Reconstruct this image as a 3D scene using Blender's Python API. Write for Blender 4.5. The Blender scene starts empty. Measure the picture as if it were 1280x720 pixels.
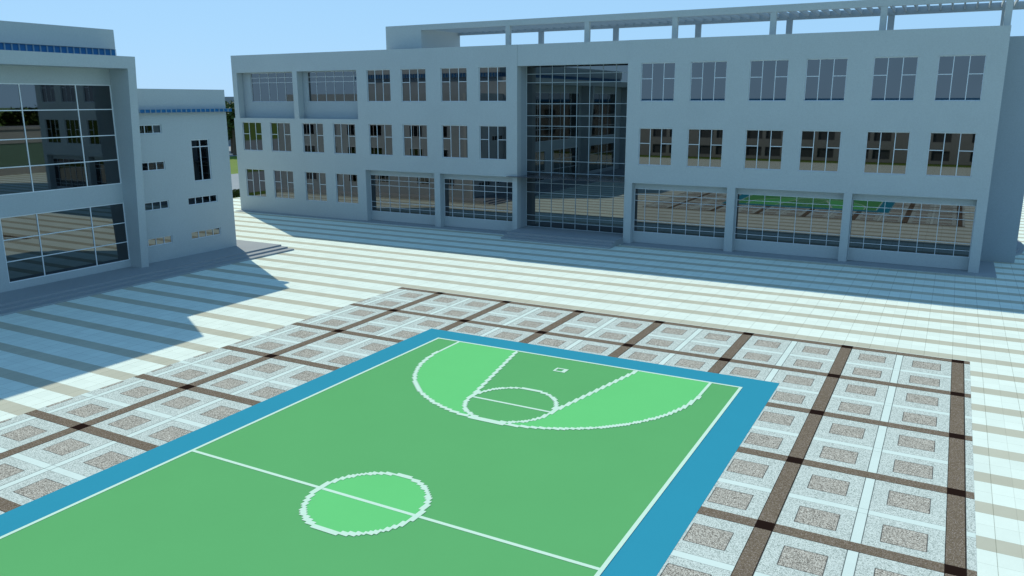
import bpy, math, random
from mathutils import Matrix, Vector
random.seed(7)
S = bpy.context.scene
COL = S.collection
R = math.radians

# ------------------------------------------------------------------ node helpers
class V:
    """a float socket with arithmetic"""
    def __init__(s, nt, sock): s.nt = nt; s.s = sock
    def op(s, o, b=None, c=None):
        n = s.nt.nodes.new('ShaderNodeMath'); n.operation = o
        for i, x in enumerate((s, b, c)):
            if x is None: continue
            if isinstance(x, V): s.nt.links.new(x.s, n.inputs[i])
            else: n.inputs[i].default_value = x
        return V(s.nt, n.outputs[0])
    def __add__(s, b): return s.op('ADD', b)
    def __sub__(s, b): return s.op('SUBTRACT', b)
    def __mul__(s, b): return s.op('MULTIPLY', b)
    def __truediv__(s, b): return s.op('DIVIDE', b)
    def lt(s, b): return s.op('LESS_THAN', b)
    def gt(s, b): return s.op('GREATER_THAN', b)
    def mod(s, b): return s.op('FLOORED_MODULO', b)
    def floor(s): return s.op('FLOOR')
    def abs(s): return s.op('ABSOLUTE')
    def mx(s, b): return s.op('MAXIMUM', b)
    def mn(s, b): return s.op('MINIMUM', b)
    def between(s, a, b): return s.gt(a) * s.lt(b)
    def inv(s):
        return s.op('MULTIPLY_ADD', -1.0, 1.0)

def lk(nt, a, b): nt.links.new(a, b)

def new_mat(name, color=(.5, .5, .5), rough=.8, metallic=0.0, spec=.3):
    m = bpy.data.materials.new(name); m.use_nodes = True
    b = m.node_tree.nodes['Principled BSDF']
    b.inputs['Base Color'].default_value = (*color, 1)
    b.inputs['Roughness'].default_value = rough
    b.inputs['Metallic'].default_value = metallic
    b.inputs['Specular IOR Level'].default_value = spec
    return m, m.node_tree, b

def objco(nt):
    t = nt.nodes.new('ShaderNodeTexCoord')
    return t.outputs['Object']

def geopos(nt):
    return nt.nodes.new('ShaderNodeNewGeometry').outputs['Position']

def noise(nt, vec, scale, detail=3, rough=.6):
    n = nt.nodes.new('ShaderNodeTexNoise')
    n.inputs['Scale'].default_value = scale; n.inputs['Detail'].default_value = detail
    n.inputs['Roughness'].default_value = rough
    lk(nt, vec, n.inputs['Vector'])
    return V(nt, n.outputs['Fac'])

def cells(nt, vec, scale):
    n = nt.nodes.new('ShaderNodeTexVoronoi'); n.inputs['Scale'].default_value = scale
    lk(nt, vec, n.inputs['Vector'])
    sp = nt.nodes.new('ShaderNodeSeparateColor'); lk(nt, n.outputs['Color'], sp.inputs[0])
    return V(nt, sp.outputs[0])

def mixc(nt, fac, a, b):
    n = nt.nodes.new('ShaderNodeMix'); n.data_type = 'RGBA'
    if isinstance(fac, V): lk(nt, fac.s, n.inputs[0])
    else: n.inputs[0].default_value = fac
    for i, x in ((6, a), (7, b)):
        if isinstance(x, tuple): n.inputs[i].default_value = (*x, 1)
        else: lk(nt, x, n.inputs[i])
    return n.outputs[2]

def scalec(nt, col, f):
    n = nt.nodes.new('ShaderNodeVectorMath'); n.operation = 'SCALE'
    if isinstance(col, tuple): n.inputs[0].default_value = col
    else: lk(nt, col, n.inputs[0])
    lk(nt, f.s, n.inputs['Scale'])
    return n.outputs[0]

def bump(nt, b, h, strength, dist):
    n = nt.nodes.new('ShaderNodeBump'); n.inputs['Strength'].default_value = strength
    n.inputs['Distance'].default_value = dist
    lk(nt, h.s, n.inputs['Height']); lk(nt, n.outputs[0], b.inputs['Normal'])

def xyz(nt, vec):
    n = nt.nodes.new('ShaderNodeSeparateXYZ'); lk(nt, vec, n.inputs[0])
    return [V(nt, o) for o in n.outputs]

# ------------------------------------------------------------------ materials
def mat_stucco(name, col, scale=9.0, amp=.16):
    m, nt, b = new_mat(name, col, .9, spec=.15)
    p = geopos(nt)
    f = noise(nt, p, scale, 6, .75) * amp + noise(nt, p, .35, 3, .5) * .10 + noise(nt, p, 13, 4, .8) * .34 + (1 - amp/2 - .05 - .17)
    lk(nt, scalec(nt, col, f), b.inputs['Base Color'])
    bump(nt, b, noise(nt, p, 30, 4, .7), .25, .02)
    return m

def mat_glass(name, col, rough=.015):
    m, nt, b = new_mat(name, col, rough, 1.0)
    p = geopos(nt)
    f = noise(nt, p, .5, 1, .5) * .12 + .94
    lk(nt, scalec(nt, col, f), b.inputs['Base Color'])
    return m

M = {}
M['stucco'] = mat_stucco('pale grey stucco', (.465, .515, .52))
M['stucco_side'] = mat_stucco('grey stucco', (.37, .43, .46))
M['step'] = mat_stucco('grey granite', (.33, .36, .375), 20, .12)
M['far_wall'] = mat_stucco('beige grey render', (.26, .27, .265), 3, .1)
M['far_grey'] = mat_stucco('dull grey roofing', (.25, .25, .245), 1.5, .5)
M['glass'] = mat_glass('tinted window glass', (.165, .163, .165))
M['glass_blue'] = mat_glass('smoky dark glass', (.165, .17, .172))
M['glass_entry'] = mat_glass('dark curtain wall glass', (.195, .20, .20))
M['frame'] = new_mat('pale grey window metal', (.66, .72, .76), .45, .0)[0]
M['frame_white'] = new_mat('off white window metal', (.80, .84, .85), .45, .0)[0]
M['dark_frame'] = new_mat('grey curtain wall metal', (.42, .50, .54), .45, .0)[0]
M['blue'] = new_mat('blue louvre paint', (.016, .14, .33), .5)[0]
M['blue_trim'] = new_mat('pale blue louvre edge', (.22, .32, .40), .5)[0]
M['dark_void'] = new_mat('dark opening', (.06, .07, .075), .6)[0]
M['canopy'] = new_mat('smoky canopy glass', (.10, .09, .095), .15, .0, .5)[0]

# striped plaza: two rows of cream slabs, one row of sand slabs
def mat_plaza():
    m, nt, b = new_mat('cream and sand striped plaza slabs', rough=1, spec=.04)
    p = geopos(nt); x, y, z = xyz(nt, p)
    T = .7425
    yy = y - (8.83 - T / 2)
    row = (yy / T).floor()
    k = (yy / (3 * T)).floor() * -3 + row            # 0 = sand row
    sand = k.lt(.5)
    fy = yy.mod(T)
    J = .585
    col = ((x - 22.65 + J * 400) / J).floor()
    fx = (x - 22.65 + J * 400).mod(J)
    # a random tone per slab
    cb = nt.nodes.new('ShaderNodeCombineXYZ'); lk(nt, col.s, cb.inputs[0]); lk(nt, row.s, cb.inputs[1])
    wn = nt.nodes.new('ShaderNodeTexWhiteNoise'); lk(nt, cb.outputs[0], wn.inputs[0])
    tone = V(nt, wn.outputs['Value']) * .07 + .955
    c = mixc(nt, sand, (.80, .90, .80), (.515, .50, .385))
    c = mixc(nt, noise(nt, p, .25, 4, .6) * .22, c, (.74, .85, .76))
    tone = tone * (noise(nt, p, 1.3, 5, .6) * .10 + .95) * (noise(nt, p, 14, 3, .7) * .08 + .96)
    jx = fx.lt(.016)
    jx2 = (col.mod(2)).lt(.5) * jx                  # every second joint is wider and darker
    jy = fy.lt(.014)
    joint = (jx * .22).mx(jx2 * .6).mx(jy * .3)
    c = scalec(nt, c, tone)
    c = mixc(nt, joint, c, (.15, .16, .10))
    lk(nt, c, b.inputs['Base Color'])
    return m
M['plaza'] = mat_plaza()

def mat_paving():
    m, nt, b = new_mat('speckled panel paving with dark bands', rough=1, spec=.0)
    p = geopos(nt); x, y, z = xyz(nt, p)
    PX, PY = 4.70, 4.745
    u = (x - 22.63 + PX * 40).mod(PX)                # 0..4.70, dark band 0..0.49
    v = (y * -1 + 8.38 + PY * 4).mod(PY)             # 0..4.745, dark band 0..0.48
    bu = u.lt(.49); bv = v.lt(.47)
    su = u.between(2.44, 2.72); sv = v.between(2.66, 2.95)
    iu = u.between(.93, 2.03).mx(u.between(3.16, 4.28))
    iv = v.between(1.06, 2.08).mx(v.between(3.35, 4.37))
    inset = iu * iv
    def edge(t, vals, w=.022):
        r = None
        for a in vals:
            e = (t - a).abs().lt(w); r = e if r is None else r.mx(e)
        return r
    ein = (edge(u, (.93, 2.03, 3.16, 4.28), .014) * v.between(1.06, 2.08).mx(edge(u, (.93, 2.03, 3.16, 4.28), .014) * v.between(3.35, 4.37))).mx(
          (edge(v, (1.06, 2.08, 3.35, 4.37), .014) * iu))
    sp1 = cells(nt, p, 42); sp2 = cells(nt, p, 55)
    grey = mixc(nt, sp1.gt(.62), (.62, .69, .64), (.36, .42, .38))
    grey = mixc(nt, sp2.gt(.90), grey, (.78, .86, .78))
    br = mixc(nt, sp1.gt(.52), (.21, .195, .165), (.50, .47, .40))
    br = mixc(nt, sp2.gt(.83), br, (.72, .71, .62))
    dk = mixc(nt, sp1.gt(.60), (.155, .121, .086), (.232, .188, .138))
    dk = mixc(nt, sp2.gt(.93), dk, (.36, .31, .28))
    c = mixc(nt, inset, grey, br)
    c = mixc(nt, ein * .8, c, (.05, .05, .05))
    strip = su.mx(sv)
    c = mixc(nt, strip, c, (.68, .80, .74))
    es = (edge(u, (2.44, 2.72), .013)).mx(edge(v, (2.66, 2.95), .010) * .55)
    c = mixc(nt, es * .85, c, (.06, .08, .08))
    c = mixc(nt, bv, c, dk)
    c = mixc(nt, bu, c, dk)
    c = mixc(nt, edge(u, (.0, .49), .02).mx(edge(v, (.47,), .012) * bu.inv()) * .9, c, (.012, .010, .010))
    c = mixc(nt, bu * bv, c, (.020, .0115, .009))
    f = noise(nt, p, .8, 4, .6) * .16 + .92
    lk(nt, scalec(nt, c, f), b.inputs['Base Color'])
    return m
M['paving'] = mat_paving()

def mat_court(name, col):
    m, nt, b = new_mat(name, col, 1, spec=.02)
    p = geopos(nt)
    f = noise(nt, p, .35, 5, .6) * .07 + noise(nt, p, 60, 2, .7) * .08 + .925
    lk(nt, scalec(nt, col, f), b.inputs['Base Color'])
    return m
M['court_blue'] = mat_court('blue court paint', (.034, .30, .42))
M['court_green'] = mat_court('green court paint', (.125, .43, .155))
M['court_light'] = mat_court('light green court paint', (.155, .615, .208))
M['court_white'] = mat_court('white line paint', (.62, .84, .68))

def mat_grass():
    m, nt, b = new_mat('mown grass', (.1, .2, .03), .9, spec=.1)
    p = geopos(nt)
    c = mixc(nt, noise(nt, p, .12, 6, .7), (.11, .19, .022), (.18, .28, .04))
    c = mixc(nt, noise(nt, p, 6, 4, .8) * .5, c, (.05, .09, .012))
    lk(nt, c, b.inputs['Base Color'])
    return m
M['grass'] = mat_grass()

def mat_asphalt():
    m, nt, b = new_mat('worn pale asphalt', (.2, .2, .2), .9, spec=.1)
    p = geopos(nt)
    c = mixc(nt, noise(nt, p, .3, 6, .7), (.22, .26, .28), (.34, .38, .40))
    lk(nt, c, b.inputs['Base Color'])
    return m
M['asphalt'] = mat_asphalt()

def mat_leaf():
    m, nt, b = new_mat('tree leaves', (.05, .09, .02), .7, spec=.2)
    oi = nt.nodes.new('ShaderNodeObjectInfo')
    p = geopos(nt)
    c = mixc(nt, noise(nt, p, .5, 4, .7), (.025, .05, .012), (.085, .12, .03))
    lk(nt, c, b.inputs['Base Color'])
    return m
M['leaf'] = mat_leaf()
M['bark'] = mat_stucco('bark', (.12, .09, .065), 6, .4)

# ------------------------------------------------------------------ mesh helpers
class MB:
    def __init__(s): s.v = []; s.f = []; s.m = []
    def quad(s, a, b, c, d):
        i = len(s.v); s.v += [a, b, c, d]; s.f.append((i, i+1, i+2, i+3))
    def box(s, x0, x1, y0, y1, z0, z1):
        i = len(s.v)
        s.v += [(x, y, z) for z in (z0, z1) for y in (y0, y1) for x in (x0, x1)]
        s.f += [tuple(i+k for k in q) for q in ((0,2,3,1), (4,5,7,6), (0,1,5,4), (2,6,7,3), (0,4,6,2), (1,3,7,5))]
        return s
    def prism(s, poly, axis, a0, a1):
        """poly: 2D outline counter-clockwise, extruded along axis 1 (y) or 2 (z); poly coords are the other two in order"""
        n = len(poly); i = len(s.v)
        for a in (a0, a1):
            for p in poly:
                s.v.append((p[0], a, p[1]) if axis == 1 else (p[0], p[1], a) if axis == 2 else (a, p[0], p[1]))
        s.f.append(tuple(range(i, i+n))[::-1]); s.f.append(tuple(range(i+n, i+2*n)))
        for k in range(n):
            j = (k+1) % n
            s.f.append((i+k, i+j, i+n+j, i+n+k))
        return s
    def wall(s, u0, u1, z0, z1, d0, d1, holes, axis='y'):
        """slab from depth d0 (front) to d1 with rectangular through-holes; axis is the wall's normal"""
        us = sorted({u0, u1, *[h[0] for h in holes], *[h[1] for h in holes]}); us = [u for u in us if u0 <= u <= u1]
        zs = sorted({z0, z1, *[h[2] for h in holes], *[h[3] for h in holes]}); zs = [z for z in zs if z0 <= z <= z1]
        solid = {}
        for i in range(len(us)-1):
            for j in range(len(zs)-1):
                cu = (us[i]+us[i+1])/2; cz = (zs[j]+zs[j+1])/2
                solid[i, j] = not any(h[0] < cu < h[1] and h[2] < cz < h[3] for h in holes)
        idx = {}
        def vt(i, j, k):
            key = (i, j, k)
            if key not in idx:
                idx[key] = len(s.v)
                d = (d0, d1)[k]
                s.v.append((us[i], d, zs[j]) if axis == 'y' else (d, us[i], zs[j]))
            return idx[key]
        for (i, j), on in solid.items():
            if not on: continue
            s.f.append((vt(i,j,0), vt(i+1,j,0), vt(i+1,j+1,0), vt(i,j+1,0)))
            s.f.append((vt(i,j,1), vt(i,j+1,1), vt(i+1,j+1,1), vt(i+1,j,1)))
            if not solid.get((i-1, j)): s.f.append((vt(i,j,0), vt(i,j+1,0), vt(i,j+1,1), vt(i,j,1)))
            if not solid.get((i+1, j)): s.f.append((vt(i+1,j,0), vt(i+1,j,1), vt(i+1,j+1,1), vt(i+1,j+1,0)))
            if not solid.get((i, j-1)): s.f.append((vt(i,j,0), vt(i,j,1), vt(i+1,j,1), vt(i+1,j,0)))
            if not solid.get((i, j+1)): s.f.append((vt(i,j+1,0), vt(i+1,j+1,0), vt(i+1,j+1,1), vt(i,j+1,1)))
        return s
    def build(s, name, mat, parent=None, loc=None, rz=0):
        """vertices are in world space unless loc is given (then they are local to loc / rz)"""
        me = bpy.data.meshes.new(name)
        me.from_pydata(s.v, [], s.f); me.materials.append(mat)
        import bmesh
        bm = bmesh.new(); bm.from_mesh(me); bmesh.ops.recalc_face_normals(bm, faces=bm.faces); bm.to_mesh(me); bm.free()
        o = bpy.data.objects.new(name, me); COL.objects.link(o)
        place(o, parent, loc, rz)
        return o

def wloc(o):
    l = Vector(o.location)
    while o.parent: o = o.parent; l += Vector(o.location)
    return l

def place(o, parent, loc, rz=0):
    if parent is not None: o.parent = parent
    base = wloc(parent) if parent is not None else Vector((0, 0, 0))
    if loc is None:
        if parent is not None: o.location = -base
    else:
        o.location = Vector(loc) - base; o.rotation_euler = (0, 0, rz)

def tag(o, label=None, cat=None, group=None, kind=None):
    if label: o['label'] = label
    if cat: o['category'] = cat
    if group: o['group'] = group
    if kind: o['kind'] = kind
    return o

def thing(name, label, cat, loc, group=None):
    o = bpy.data.objects.new(name, None); COL.objects.link(o); o.location = loc
    return tag(o, label, cat, group)

def structure(name, mb, mat): return tag(mb.build(name, mat), kind='structure')

# sub-objects: vertices of a child of a part are given in world space too
def sub(mb, name, mat, part): return mb.build(name, mat, part)

# ------------------------------------------------------------------ ground
def sheet(name, x0, x1, y0, y1, z, mat):
    mb = MB(); mb.quad((x0, y0, z), (x1, y0, z), (x1, y1, z), (x0, y1, z))
    return structure(name, mb, mat)

sheet('ground', -1500, 1500, -1500, 1500, -.06, M['grass'])
pl = MB().box(-55.5, 62, -70, 104, -.2, 0.0); structure('plaza', pl, M['plaza'])
sheet('road', -82, -58.7, -400, 400, -.045, M['asphalt'])
sheet('road', -168, -116, -400, 400, -.045, M['asphalt'])
sheet('road', 70, 84, -400, 400, -.045, M['asphalt'])
sheet('paving', -8.4, 23.36, -39.3, 8.40, .004, M['paving'])
sheet('court_border', -1.31, 16.31, -31.45, 1.31, .008, M['court_blue'])
sheet('court_surface', -.04, 15.04, -30.18, .04, .012, M['court_green'])

LC = 15.07
def flip(v): return -2*LC - v
# light green zones (three-point area beside the lane, centre circle)
zone = MB()
def poly(pts, z):
    i = len(zone.v); zone.v.extend((x, y, z) for x, y in pts); zone.f.append(tuple(range(i, i+len(pts))))
YC, RX, RY = -1.78, 6.25, 6.30
for fl in (0, 1):
    g = (lambda y: flip(y)) if fl else (lambda y: y)
    for sx in (-1, 1):
        pts = [(7.5+sx*3.0, 0), (7.5+sx*6.25, 0), (7.5+sx*6.25, YC)]
        N = 40
        for k in range(1, N+1):
            a = math.pi/2*k/N
            pts.append((7.5+sx*RX*math.cos(a), YC-RY*math.sin(a)))
        # back up round the free-throw circle, then the lane line
        for k in range(0, 25):
            a = -math.pi/2 + math.pi/2*k/24
            pts.append((7.5+sx*1.78*math.cos(a), -6.17+1.83*math.sin(a)))
        poly([(x, g(y)) for x, y in pts], .016)
poly([(7.5+1.8*math.cos(2*math.pi*k/64), -LC+1.85*math.sin(2*math.pi*k/64)) for k in range(64)], .016)
structure('court_zone', zone, M['court_light'])

# white lines, laid as small squares the way the paint steps along the curves
lines = MB(); cell = .095; done = set()
def stamp(test, bx):
    x0, x1, y0, y1 = bx
    for i in range(math.floor(x0/cell), math.ceil(x1/cell)+1):
        for j in range(math.floor(y0/cell), math.ceil(y1/cell)+1):
            x = (i+.5)*cell; y = (j+.5)*cell
            if (i, j) not in done and test(x, y): done.add((i, j))
def ell(cx, cy, rx, ry, w, cond=lambda x, y: True):
    def t(x, y):
        dx, dy = x-cx, y-cy
        r = math.hypot(dx/rx, dy/ry)
        if r == 0: return False
        s = math.hypot(dx, dy); d = abs(s - s/r)
        return d < w and cond(x, y)
    stamp(t, (cx-rx-.2, cx+rx+.2, cy-ry-.2, cy+ry+.2))
def seg(a, b, w):
    def t(x, y):
        dx, dy = b[0]-a[0], b[1]-a[1]; L2 = dx*dx+dy*dy
        k = max(0, min(1, ((x-a[0])*dx+(y-a[1])*dy)/L2))
        return math.hypot(x-a[0]-k*dx, y-a[1]-k*dy) < w
    stamp(t, (min(a[0], b[0])-.2, max(a[0], b[0])+.2, min(a[1], b[1])-.2, max(a[1], b[1])+.2))
ell(7.5, -LC, 1.8, 1.85, .09)
for fl in (0, 1):
    g = (lambda y: flip(y)) if fl else (lambda y: y)
    sg = -1 if not fl else 1
    ell(7.5, g(-6.17), 1.78, 1.83, .088)
    ell(7.5, g(YC), RX, RY, .088, lambda x, y: (y < g(YC)) if not fl else (y > g(YC)))
    for sx in (-1, 1):
        seg((7.5+sx*3.0, g(-.08)), (7.5+sx*1.78, g(-6.17)), .088)
    stamp(lambda x, y: .13 < max(abs(x-7.48), abs(y-g(-1.57))) < .27, (7, 8, g(-1.57)-.5, g(-1.57)+.5))
for (i, j) in sorted(done):
    x, y = i*cell, j*cell; z = .024
    lines.quad((x, y, z), (x+cell, y, z), (x+cell, y+cell, z), (x, y+cell, z))
def rect(x0, x1, y0, y1, z=.020): lines.quad((x0, y0, z), (x1, y0, z), (x1, y1, z), (x0, y1, z))
w = .062
rect(-w, 15+w, -w, w); rect(-w, 15+w, -2*LC-w, -2*LC+w)
rect(-w, w, -2*LC+w, -w); rect(15-w, 15+w, -2*LC+w, -w)
rect(w, 15-w, -LC-w, -LC+w)
for fl in (0, 1):
    g = (lambda y: flip(y)) if fl else (lambda y: y)
    rect(5.72, 9.28, g(-6.17)-w, g(-6.17)+w)
    for sx in (-1, 1):
        a, b_ = sorted((g(-w), g(YC)))
        rect(7.5+sx*6.25-w, 7.5+sx*6.25+w, a, b_)
structure('court_line_marking', lines, M['court_white'])

# ------------------------------------------------------------------ windows
def frame_mesh(w, h, vb, hb, t=.05, d=.07):
    """vb: x of full vertical bars; hb: (x0, x1, z) horizontal bars"""
    mb = MB()
    mb.box(0, w, 0, d, 0, t); mb.box(0, w, 0, d, h-t, h)
    mb.box(0, t, .002, d-.002, t, h-t); mb.box(w-t, w, .002, d-.002, t, h-t)
    for x in vb: mb.box(x-t/2, x+t/2, .002, d-.002, t, h-t)
    for x0, x1, z in hb: mb.box(x0, x1, .006, d-.006, z-t/2, z+t/2)
    return mb

def pane_mesh(w, h, d=.07, t=.05):
    return MB().box(t*.5, w-t*.5, d*.5, d*.5+.02, t*.5, h-t*.5)

def make_window(parent, loc, rz, w, h, vb, hb, t=.05, d=.07, fm='frame', gm='glass', label=None, name='window'):
    o = bpy.data.objects.new(name, None); COL.objects.link(o); place(o, parent, loc, rz)
    f = frame_mesh(w, h, vb, hb, t, d).build('frame', M[fm]); f.parent = o
    g = pane_mesh(w, h, d, t).build('pane', M[gm]); g.parent = o
    if label: o['label'] = label
    return o

def copy_window(src, parent, loc, label=None):
    o = src.copy(); COL.objects.link(o); o.parent = parent
    o.location = Vector(loc) - wloc(parent)
    for ch in src.children:
        c = ch.copy(); COL.objects.link(c); c.parent = o
    return o

# ------------------------------------------------------------------ MAIN SCHOOL BUILDING
Y0 = 30.2
school = thing('school_building', 'long grey three storey school building facing the court, with rooftop pergola', 'building', (-10, Y0, 0))
WX_R = [-.64, 3.34, 7.79, 11.76, 16.18, 20.14]
WX_L3 = [-27.93, -23.93, -19.55, -15.56]
WX_L2 = [-44.80, -40.78, -36.40, -32.36] + WX_L3
WW, WH = 2.74, 2.92
Z1, Z2, Z3 = 1.64, 6.53, 11.54
XL, XR = -45.7, 24.05
top = 16.23
holesL = [(x, x+WW, Z3, Z3+WH) for x in WX_L3] + [(x, x+WW, Z2, Z2+WH) for x in WX_L2] + [(x, x+WW, Z1, Z1+WH) for x in WX_L2[:4]]
holesL += [(-45.05, -37.32, 9.88, 14.48), (-36.70, -29.16, 9.88, 14.48)]
holesL += [(-28.55, -20.5, .06, 5.05), (-19.88, -12.22, .06, 5.05)]
holesR = [(x, x+WW, z, z+WH) for x in WX_R for z in (Z2, Z3)]
holesR += [(-1.1, 6.63, .06, 5.05), (7.26, 15.04, .06, 5.05), (15.6, 23.41, .06, 5.05)]
TH = .70
mb = MB()
mb.wall(XL, -11.75, .06, top, Y0, Y0+TH, holesL)
mb.wall(-1.75, XR, .06, top, Y0, Y0+TH, holesR)
mb.box(-11.748, -1.752, Y0+.05, Y0+TH, 14.47, top-.003)      # band over the entrance
mb.box(XL-.22, XL-.002, Y0+.002, Y0+TH, .06, 9.86)           # lower storeys stand a little proud at the end
mb.build('front_wall', M['stucco'], school)
# body behind the front wall
core = MB()
YB = 46.0
core.box(XL, -11.75, 31.90, YB, .06, 15.3)
core.box(XL, -11.752, Y0+TH+.002, 31.898, 14.50, 15.3)
core.box(XL-.215, XL-.004, 30.902, YB, .06, 9.84)
core.box(-11.748, -1.752, 32.05, YB, .06, 15.25)
core.box(-11.748, -1.752, Y0+TH+.002, 32.048, 14.60, 15.25)
core.box(-1.75, XR, 31.90, YB, .06, 15.3)
core.box(-1.748, XR-.002, Y0+TH+.002, 31.898, 5.07, 15.3)
# storey above the left colonnades and behind the windows
core.box(-29.10, -11.752, Y0+TH+.002, 31.898, 5.07, 14.498)
core.box(XL+.002, -29.102, Y0+TH+.002, 31.898, .06, 9.86)
core.box(-29.10, -28.57, Y0+TH+.002, 31.898, .06, 5.068)
core.box(-12.2, -11.752, Y0+TH+.002, 31.898, .06, 5.068)
core.box(-1.748, -1.12, Y0+TH+.002, 31.898, .06, 5.068)
core.box(23.43, XR-.002, Y0+TH+.002, 31.898, .06, 5.068)
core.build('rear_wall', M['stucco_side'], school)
# parapets at the sides and back
pp = MB()
pp.box(XL, XL+.25, Y0+TH+.001, YB, 15.302, top); pp.box(XR-.25, XR, Y0+TH+.001, YB, 15.302, top)
pp.box(XL+.252, XR-.252, YB-.25, YB, 15.302, top)
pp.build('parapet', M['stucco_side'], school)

# balcony recess: side, back wall with a sill wall, window band above
bal = MB()
for x0, x1, xw in ((-45.05, -37.32, -43.95), (-36.70, -29.16, -36.12)):
    bal.box(x0+.002, x1-.002, 31.05, 31.3, 9.862, 11.55)              # wall under the glazing
    bal.box(x0+.002, xw-.002, 31.05, 31.3, 11.552, 14.498)            # wall beside it
    bal.box(xw, x1-.002, 31.06, 31.3, 14.44, 14.498)
for x0, x1 in ((XL+.004, -45.05), (-37.32, -36.70), (-29.16, -29.105)): bal.box(x0, x1, Y0+TH+.003, 31.897, 9.862, 14.497)
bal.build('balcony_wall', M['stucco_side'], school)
blo = MB()
for x0, x1 in ((-45.3, -37.2), (-36.9, -29.1)):
    blo.box(x0+.2, x1-.1, Y0+TH+.003, 31.04, 9.861, 9.875)
blo.build('balcony_floor', M['step'], school)

def grid_window(parent, x0, x1, y, z0, z1, vs, hs, t=.034, fm='frame', gm='glass', name='window', label=None):
    return make_window(parent, (x0, y, z0), 0, x1-x0, z1-z0, [v-x0 for v in vs if x0+.1 < v < x1-.1],
                       [(t, x1-x0-t, h-z0) for h in hs], t, .08, fm, gm, label, name)
def ser(a, step, n): return [a+step*k for k in range(n)]
grid_window(school, -43.95, -37.33, 31.12, 11.552, 14.438, [-42.75, -41.5, -40.35, -39.2, -38.05], [13.46, 13.95], name='balcony_window')
grid_window(school, -36.12, -29.17, 31.12, 11.552, 14.438, [-35.0, -33.8, -32.7, -31.55, -30.25], [13.46, 13.95], name='balcony_window')

# shop-front glazing of the ground floor openings
for x0, x1, vs in ((-28.55, -20.5, ser(-27.45, 1.18, 7)), (-19.88, -12.22, ser(-19.0, 1.17, 7)),
                   (-1.1, 6.63, ser(-.18, 1.165, 6)), (7.26, 15.04, ser(8.2, 1.17, 6)), (15.6, 23.41, ser(16.6, 1.165, 6))):
    grid_window(school, x0+.003, x1-.003, 30.902, .96, 4.55, vs, [1.41, 1.92, 3.56, 4.07], name='ground_floor_glazing', gm='glass')
for x0, x1 in ((-28.55, -20.5), (-19.88, -12.22), (-1.1, 6.63), (7.26, 15.04), (15.6, 23.41)):
    MB().box(x0+.002, x1-.002, 30.905, 31.2, .07, .958).build('sill_wall', M['stucco'], school)
    MB().box(x0+.002, x1-.002, 30.905, 31.2, 4.552, 5.069).build('lintel', M['stucco'], school)

# standard window: three lights, the outer two split by a transom
STD_V = [.905, 1.835]
STD_H = [(.05, .88, 1.72), (1.86, WW-.05, 1.72)]
w0 = None
for z, xs in ((Z3, WX_L3 + WX_R), (Z2, WX_L2 + WX_R), (Z1, WX_L2[:4])):
    for x in xs:
        loc = (x, Y0+.10, z)
        if w0 is None: w0 = make_window(school, loc, 0, WW, WH, STD_V, STD_H)
        else: copy_window(w0, school, loc)

# entrance curtain wall, porch, canopy
ent = grid_window(school, -11.745, -1.755, 31.93, .50, 14.595, ser(-10.42, 1.17, 8), [1.05, 1.55, 3.63, 4.48, 5.42, 6.45, 8.55, 9.44, 10.32, 11.35, 13.12, 13.84],
            t=.042, fm='dark_frame', gm='glass_entry', name='entrance_glazing')
rv = MB(); rv.box(-12.19, -11.751, 31.90-.001, 31.902, .07, .072)
porch = MB()
porch.prism([(27.25, .0), (27.75, .0), (28.3, .0), (32.04, .0), (32.04, .48), (28.35, .48), (28.35, .32), (27.8, .32), (27.8, .16), (27.25, .16)], 0, -11.75, -1.752)
porch.build('entrance_steps', M['step'], school)
cn = MB().box(-12.6, -1.76, 29.75, 30.19, 5.09, 5.13); cn.box(-11.73, -1.77, 30.192, 31.92, 5.09, 5.13)
cn.build('entrance_canopy', M['canopy'], school)

# paved apron round the foot of the walls
ap = MB(); ap.box(XL-.3, -11.9, 29.45, 32, .0, .055); ap.box(-1.6, 25.1, 29.3, 35.35, .0, .055)
ap.build('apron', M['step'], school)

# side wing set back at the right end
sw = MB(); sw.box(XR+.003, 26.42, 35.75, YB, .0, 15.9)
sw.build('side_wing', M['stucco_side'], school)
se = MB(); N = 20
for (r1, r2, z0, z1) in ((1.0, 4.6, 0, .15), (.7, 4.0, .15, .30)):
    se.prism([(26.424 + r1*math.cos(a), 43.6 + r2*math.sin(a)) for a in [-math.pi/2 + math.pi*k/N for k in range(N+1)]], 2, z0, z1)
se.build('side_door_steps', M['step'], school)

# rooftop pergola
YF, YR = 31.2, 37.5
pg = bpy.data.objects.new('rooftop_pergola', None); COL.objects.link(pg); place(pg, school, (-10, YF, 15.3))
sub(MB().box(-26.24, -22.24, YF, YR+.35, 15.302, 18.37), 'stair_house', M['stucco'], pg)
bm_ = MB()
bm_.box(-22.238, 27.4, YF, YF+.35, 17.88, 18.37)
sub(bm_, 'front_beam', M['stucco'], pg)
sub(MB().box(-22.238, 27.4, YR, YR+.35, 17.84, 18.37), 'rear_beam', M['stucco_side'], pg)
sl = MB(); k = 0
while -21.9 + .77*k < 27.2:
    x = -21.9 + .77*k; sl.box(x, x+.10, YF+.352, YR-.002, 18.02, 18.33); k += 1
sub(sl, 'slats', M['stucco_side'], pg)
for i in range(6):
    x = -13.43 + 7.41*i
    sub(MB().box(x, x+.42, YF+.02, YF+.33, 15.302, 17.878), 'column', M['stucco'], pg)
    sub(MB().box(x, x+.45, YR+.02, YR+.33, 15.302, 17.838), 'column', M['stucco_side'], pg)

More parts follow.
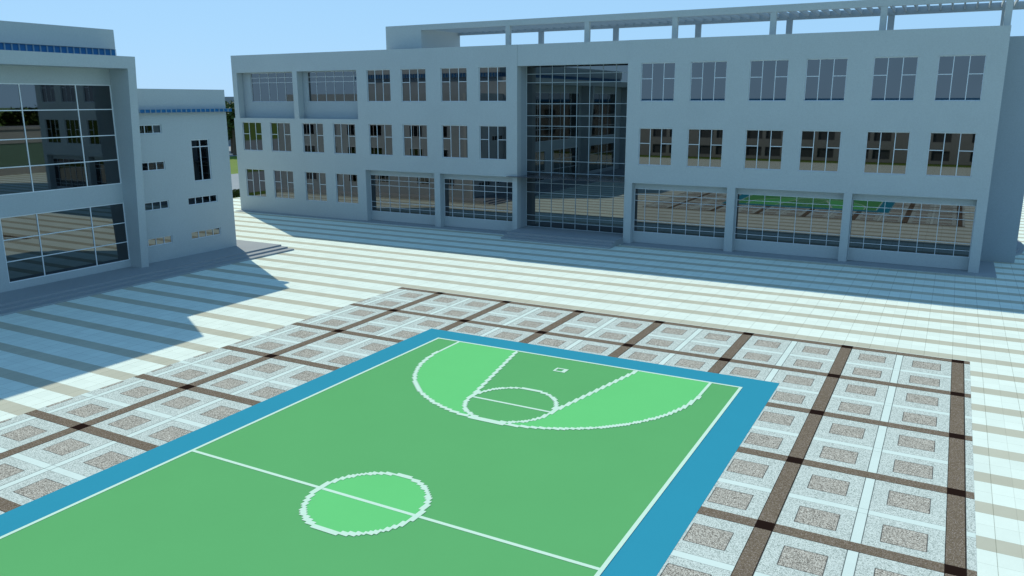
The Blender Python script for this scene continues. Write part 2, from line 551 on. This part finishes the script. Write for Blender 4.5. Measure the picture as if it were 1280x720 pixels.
# ------------------------------------------------------------------ LEFT BUILDING (faces +X)
lb = thing('teaching_block', 'grey block at left with leaning portal frame, large glazing and blue louvre bands', 'building', (-28, 0, 0))
ZP = .34
XG = -28.1; YS = -34.0
XW = -27.86; YN = 12.82
w4 = [(4.2, 6.88, 9.40, 10.01), (4.2, 6.88, 6.84, 7.45), (4.2, 6.88, 4.05, 4.65), (4.2, 6.88, 1.52, 2.08)]
wB = w4 + [(8.6, 11.3, 4.05, 4.62), (8.6, 11.35, 1.48, 2.05), (9.33, 10.95, 5.77, 8.84)]
low = MB()
low.wall(4.042, YN, ZP, 12.46, XW, XW-.4, wB, axis='x')
low.build('front_wall', M['stucco'], lb)
core = MB()
core.box(-57, XW-.402, 4.25, YN, ZP, 11.6)
core.box(-57, -56.75, 4.25, YN, 11.602, 12.46); core.box(-56.748, XW-.402, YN-.25, YN, 11.602, 12.46)
core.box(-52, -28.5, YS, 4.04, ZP, 14.47)
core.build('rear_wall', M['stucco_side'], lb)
# glazed front: three tall bays of glass between solid piers
bays_up = [(-18.4, -5.9+.0), (-5.2+.0, 3.45)]
gl = MB()
HG = [(-4.9, 3.448, .80, 4.83), (-16.2, 3.448, 6.12, 12.68), (-16.2, -7.6, .80, 4.83), (-31, -18.4, 6.12, 12.68), (-31, -18.4, .8, 4.83)]
gl.wall(YS, 4.03, ZP, 15.0-.5, XG, XG-.38, HG, axis='x')
gl.build('glazed_front_wall', M['stucco'], lb)
def bay(y0, y1, z0, z1, vs, hs):
    t = .055
    o = make_window(lb, (XG-.03, y0, z0), R(90), y1-y0, z1-z0, [v-y0 for v in vs], [(t, y1-y0-t, h-z0) for h in hs], t, .09, 'frame_white', 'glass_blue', name='bay_glazing')
bay(-4.897, 3.445, .803, 4.827, [-2.63, .97], [2.1, 3.44])
bay(-16.197, 3.445, 6.123, 12.677, [-13.4, -9.83, -6.22, -2.63, .97], [7.75, 9.39, 11.09])
bay(-16.197, -7.603, .803, 4.827, [-13.4, -9.83], [2.1, 3.44])
bay(-30.997, -18.403, 6.123, 12.677, [-27.8, -24.2, -20.6], [7.75, 9.39, 11.09])
bay(-30.997, -18.403, .803, 4.827, [-27.8, -24.2, -20.6], [2.1, 3.44])
# leaning portal frame: piers and a deep top beam
def fx(z): return -26.97 + (z-ZP)*.82/14.1
pf = MB()
for y0, y1 in ((3.45, 4.04), (-17.6, -17.0), (YS, YS+.6)):
    pf.prism([(XG+.002, ZP), (fx(ZP), ZP), (fx(13.69), 13.69), (XG+.002, 13.69)], 1, y0, y1)
pf.prism([(XG-.3, 13.692), (fx(13.692), 13.692), (fx(14.46), 14.46), (XG-.3, 14.46)], 1, YS, 4.04)
pf.build('portal_frame', M['stucco'], lb)
# raised block above with blue clerestory
ub = MB()
ub.box(-52, -28.30, YS, 4.24, 15.01, 16.25)
ub.build('upper_storey', M['stucco'], lb)
def lattice(u0, u1, z0, z1, d0, d1, axis, n, bar=.09, rail=.018):
    st_ = (u1-u0)/n
    return MB().wall(u0, u1, z0, z1, d0, d1, [(u0+st_*k+bar*(k > 0), u0+st_*(k+1), z0+rail, z1-rail) for k in range(n)], axis)
bl = MB().box(-52.1, -28.45, YS+.1, 4.32, 14.475, 15.005)
bo = bl.build('clerestory', M['blue'], lb)
sub(lattice(YS+.1, 4.34, 14.475, 15.005, -28.40, -28.445, 'x', 88), 'louvre_frame', M['blue_trim'], bo)
sub(lattice(-52.0, -28.45, 14.475, 15.005, 4.37, 4.325, 'y', 55), 'louvre_frame', M['blue_trim'], bo)
bl = MB()
bl.prism([(-57, YN+.003), (XW+.003, YN+.003), (XW+.003, 4.06), (-27.50, 4.06), (-27.50, 13.10), (-57, 13.10)], 2, 10.83, 11.06)
bo = bl.build('louvre_band', M['blue'], lb)
sub(lattice(4.06, 13.08, 10.825, 11.065, -27.46, -27.497, 'x', 21, .08, .012), 'louvre_edge', M['blue_trim'], bo)
sub(lattice(-57, -27.52, 10.825, 11.065, 13.14, 13.103, 'y', 69, .08, .012), 'louvre_edge', M['blue_trim'], bo)
# windows of the low wing
for (y0, y1, z0, z1) in wB:
    w_, h_ = y1-y0-.004, z1-z0-.004
    if h_ < 1:
        n = 4; make_window(lb, (XW-.06, y0+.002, z0+.002), R(90), w_, h_, [w_*k/n for k in range(1, n)], [], .05, .07, 'frame', 'glass_blue')
    else:
        make_window(lb, (XW-.06, y0+.002, z0+.002), R(90), w_, h_, [w_/2], [(.05, w_-.05, 8.3-z0)], .06, .07, 'frame', 'glass_blue')
# north face windows
nw = None
for z in (1.6, 4.7, 7.4):
    for x in (-52.8, -49.2, -45.6, -42.0, -36.0, -32.4):
        loc = (x+2.0, YN+.04, z)
        if nw is None: nw = make_window(lb, loc, R(180), 1.9, 1.35, [.65, 1.28], [], .05, .07, 'frame', 'glass_blue')
        else: copy_window(nw, lb, loc)
# platform and steps along the front
st = MB()
st.prism([(-57.5, 0), (-23.8, 0), (-23.8, .113), (-24.47, .113), (-24.47, .227), (-25.15, .227), (-25.15, ZP-.002), (-57.5, ZP-.002)], 1, YS-1, 14.95)
st.build('entrance_steps', M['step'], lb)

# ------------------------------------------------------------------ SOUTH CLASSROOM BLOCK behind the viewpoint (seen reflected)
sb = thing('far_school_block', 'grey three storey block with blue roof edge, mirrored in the second floor windows', 'building', (-5, -78, 0))
MB_ = MB()
rows = [(.6, 2.4), (4.0, 6.0), (7.6, 9.6)]
hs = []
xs = [-62 + 5.0*k + (1.3 if k % 2 else 0) for k in range(22)]
for x in xs:
    for a, b_ in rows: hs.append((x, x+3.0, a, b_))
MB_.wall(-66, 52, .0, 11.3, -76.0, -76.4, hs)
MB_.box(-66, 52, -90, -76.402, .0, 11.3)
MB_.build('front_wall', M['far_wall'], sb)
MB().box(-66.5, 52.5, -90.5, -75.6, 11.302, 11.9).build('roof_edge', M['blue'], sb)
for h in hs: MB().box(h[0]+.01, h[1]-.01, -76.30, -76.28, h[2]+.01, h[3]-.01).build('window_pane', M['dark_void'], sb)

# ------------------------------------------------------------------ far things
gb = thing('distant_block', 'low grey building far beyond the gap between the two school buildings', 'building', (-150, 130, 0))
q = MB().wall(-205, -118, 0, 9.2, 128, 128.4, [(-200+6*k, -197+6*k, 3*j+1, 3*j+2.4) for k in range(13) for j in range(3)])
q.box(-205, -118, 128.402, 140, 0, 9.2); q.build('wall', M['far_wall'], gb)
MB().prism([(127.0, 9.21), (141, 9.21), (139, 12.8), (129, 12.8)], 0, -206, -117).build('roof', M['far_grey'], gb)
for k in range(13):
    for j in range(3): MB().box(-199.99+6*k, -197.01+6*k, 128.15, 128.17, 3*j+1.01, 3*j+2.39).build('window_pane', M['dark_void'], gb)

def tree_mesh(h, r, seed, n=1500):
    rnd = random.Random(seed)
    crown = MB()
    cl = [(rnd.uniform(-.6, .6)*r, rnd.uniform(-.6, .6)*r, h*(.42+.5*rnd.random()), r*rnd.uniform(.32, .6)) for _ in range(16)]
    for _ in range(n):
        cx, cy, cz, cr = rnd.choice(cl)
        v = Vector((rnd.gauss(0, 1), rnd.gauss(0, 1), rnd.gauss(0, 1))).normalized()*cr*rnd.uniform(.6, 1.05)
        c = Vector((cx, cy, cz)) + v
        a = Vector((rnd.gauss(0, 1), rnd.gauss(0, 1), rnd.gauss(0, .6))).normalized(); b_ = a.orthogonal().normalized()
        s = rnd.uniform(.16, .34)*r/3
        crown.quad(tuple(c-a*s-b_*s*.6), tuple(c+a*s-b_*s*.6), tuple(c+a*s+b_*s*.6), tuple(c-a*s+b_*s*.6))
    tr = MB()
    def limb(p, q_, r0, r1, k=7):
        d = (Vector(q_)-Vector(p)).normalized(); a = d.orthogonal().normalized(); b2 = d.cross(a)
        i = len(tr.v)
        for P, rr in ((Vector(p), r0), (Vector(q_), r1)):
            for j in range(k):
                t = 2*math.pi*j/k; tr.v.append(tuple(P + a*rr*math.cos(t) + b2*rr*math.sin(t)))
        for j in range(k): tr.f.append((i+j, i+(j+1) % k, i+k+(j+1) % k, i+k+j))
    limb((0, 0, -.1), (.1, .05, h*.5), r*.09, r*.055)
    limb((.1, .05, h*.5), (-.1, .2, h*.85), r*.055, r*.02)
    for c in cl[:7]: limb((.08, .04, h*(.35+.02*cl.index(c))), (c[0], c[1], c[2]), r*.035, r*.012)
    return crown, tr
TREES = []
def tree(x, y, h, r, seed, label, group):
    t = thing('tree', label, 'tree', (x, y, -.06), group)
    if len(TREES) < 4:
        c, tr = tree_mesh(9, 3.6, seed)
        co = c.build('crown', M['leaf']); co.parent = t
        to = tr.build('trunk', M['bark']); to.parent = t
        TREES.append(t)
    else:
        src = TREES[seed % 4]
        for ch in src.children:
            cc = ch.copy(); COL.objects.link(cc); cc.parent = t
    t.scale = (r/3.6, r/3.6, h/9); t.rotation_euler = (0, 0, seed*1.3)
n = 0
WEST = 'dark green tree beyond the gap between the school buildings'
for x, y, h, r in ((-118, 96.0, 10.5, 5.0), (-124, 101, 11, 5.2), (-131, 108, 10.5, 4.6), (-112, 104, 9.5, 4.4)):
    tree(x, y, h, r, n, WEST, 'trees beyond the gap'); n += 1
for k in range(9):
    tree(24+k*7.0+random.uniform(-1.5, 1.5), 112+random.uniform(0, 6), random.uniform(10, 13), random.uniform(4.6, 5.6), n,
         'dark tree behind the plaza, past the right end of the school', 'trees behind the school'); n += 1
for k in range(14):
    tree(104+random.uniform(-4, 4), -18+k*10.5, random.uniform(9, 11.5), random.uniform(5, 6), n,
         'leafy tree across the road on the east side', 'trees east of the plaza'); n += 1
hd = MB(); rnd = random.Random(5)
for k in range(5200):
    x = -57.1 + rnd.uniform(-.75, .75); y = rnd.uniform(28, 60); z = rnd.uniform(-.03, .75); s = rnd.uniform(.06, .12)
    a = Vector((rnd.gauss(0, 1), rnd.gauss(0, 1), rnd.gauss(0, 1))).normalized(); b_ = a.orthogonal().normalized(); c = Vector((x, y, z))
    hd.quad(tuple(c-a*s-b_*s), tuple(c+a*s-b_*s), tuple(c+a*s+b_*s), tuple(c-a*s+b_*s))
tag(hd.build('hedge', M['leaf']), 'low clipped hedge along the west edge of the striped plaza', 'hedge')
# pavilion on the east side, mirrored in the left building's glass
pv = thing('stage_pavilion', 'low grey pavilion with green glass front on the east side of the plaza', 'pavilion', (58, 46, 0))
MB().wall(34, 57, 0, 7.2, 56, 56.5, [(36, 50, 1.2, 5.0)], axis='x').build('wall', M['far_wall'], pv)
MB().box(56.2, 56.25, 36.01, 49.99, 1.21, 4.99).build('glass_front', new_mat('green stage glass', (.10, .17, .13), .3)[0], pv)
MB().box(55.6, 62, 33.6, 57.4, 7.202, 7.6).build('roof', M['far_grey'], pv)

# ------------------------------------------------------------------ camera
Rm = [[0.87794557, 0.47875645, -0.00196142], [0.10733533, -0.20082126, -0.97372992], [-0.46657337, 0.85467133, -0.22769761]]
cam = bpy.data.cameras.new('camera'); co = bpy.data.objects.new('camera', cam); COL.objects.link(co)
mat = Matrix(((Rm[0][0], -Rm[1][0], -Rm[2][0], 21.72329), (Rm[0][1], -Rm[1][1], -Rm[2][1], -32.08823),
              (Rm[0][2], -Rm[1][2], -Rm[2][2], 11.60736), (0, 0, 0, 1)))
# columns of the camera matrix are its right, up and back axes
co.matrix_world = mat
cam.sensor_width = 36; cam.lens = 1001.66/1280*36; cam.clip_end = 5000; cam.clip_start = .1
S.camera = co

# ------------------------------------------------------------------ light
tv = Vector((1.072, -.650, -1.0)).normalized()          # direction the light travels
elev = math.asin(-tv.z); az = math.atan2(-tv.x, -tv.y)  # azimuth of the sun from +Y towards +X
sun = bpy.data.lights.new('sun', 'SUN'); sun.energy = 3.9; sun.angle = R(.5); sun.color = (1.0, .955, .80)
so = bpy.data.objects.new('sun', sun); COL.objects.link(so); so.location = (-40, 40, 60)
so.rotation_euler = tv.to_track_quat('-Z', 'Y').to_euler()
W = bpy.data.worlds.new('World'); S.world = W; W.use_nodes = True
nt = W.node_tree; bg = nt.nodes['Background']
sky = nt.nodes.new('ShaderNodeTexSky'); sky.sky_type = 'NISHITA'; sky.sun_disc = False
sky.sun_elevation = elev; sky.sun_rotation = az; sky.air_density = 1.0; sky.dust_density = .3; sky.ozone_density = 3.0; sky.altitude = 0
wz = xyz(nt, nt.nodes.new('ShaderNodeTexCoord').outputs['Generated'])[2]
up = (wz.mx(0.0).mn(1.0)).op('POWER', 1.5)
clear = mixc(nt, up, (3.7, 6.75, 10.1), (.5, 1.7, 3.9))
lk(nt, mixc(nt, .90, sky.outputs[0], clear), bg.inputs[0]); bg.inputs[1].default_value = .10

S.view_settings.view_transform = 'Standard'; S.view_settings.look = 'None'
S.view_settings.gamma = 1; S.view_settings.use_curve_mapping = False; S.view_settings.exposure = 0
S.render.engine = 'CYCLES'; S.cycles.samples = 128; S.cycles.use_denoising = True
S.cycles.max_bounces = 6
S.render.resolution_x = 1024; S.render.resolution_y = 576
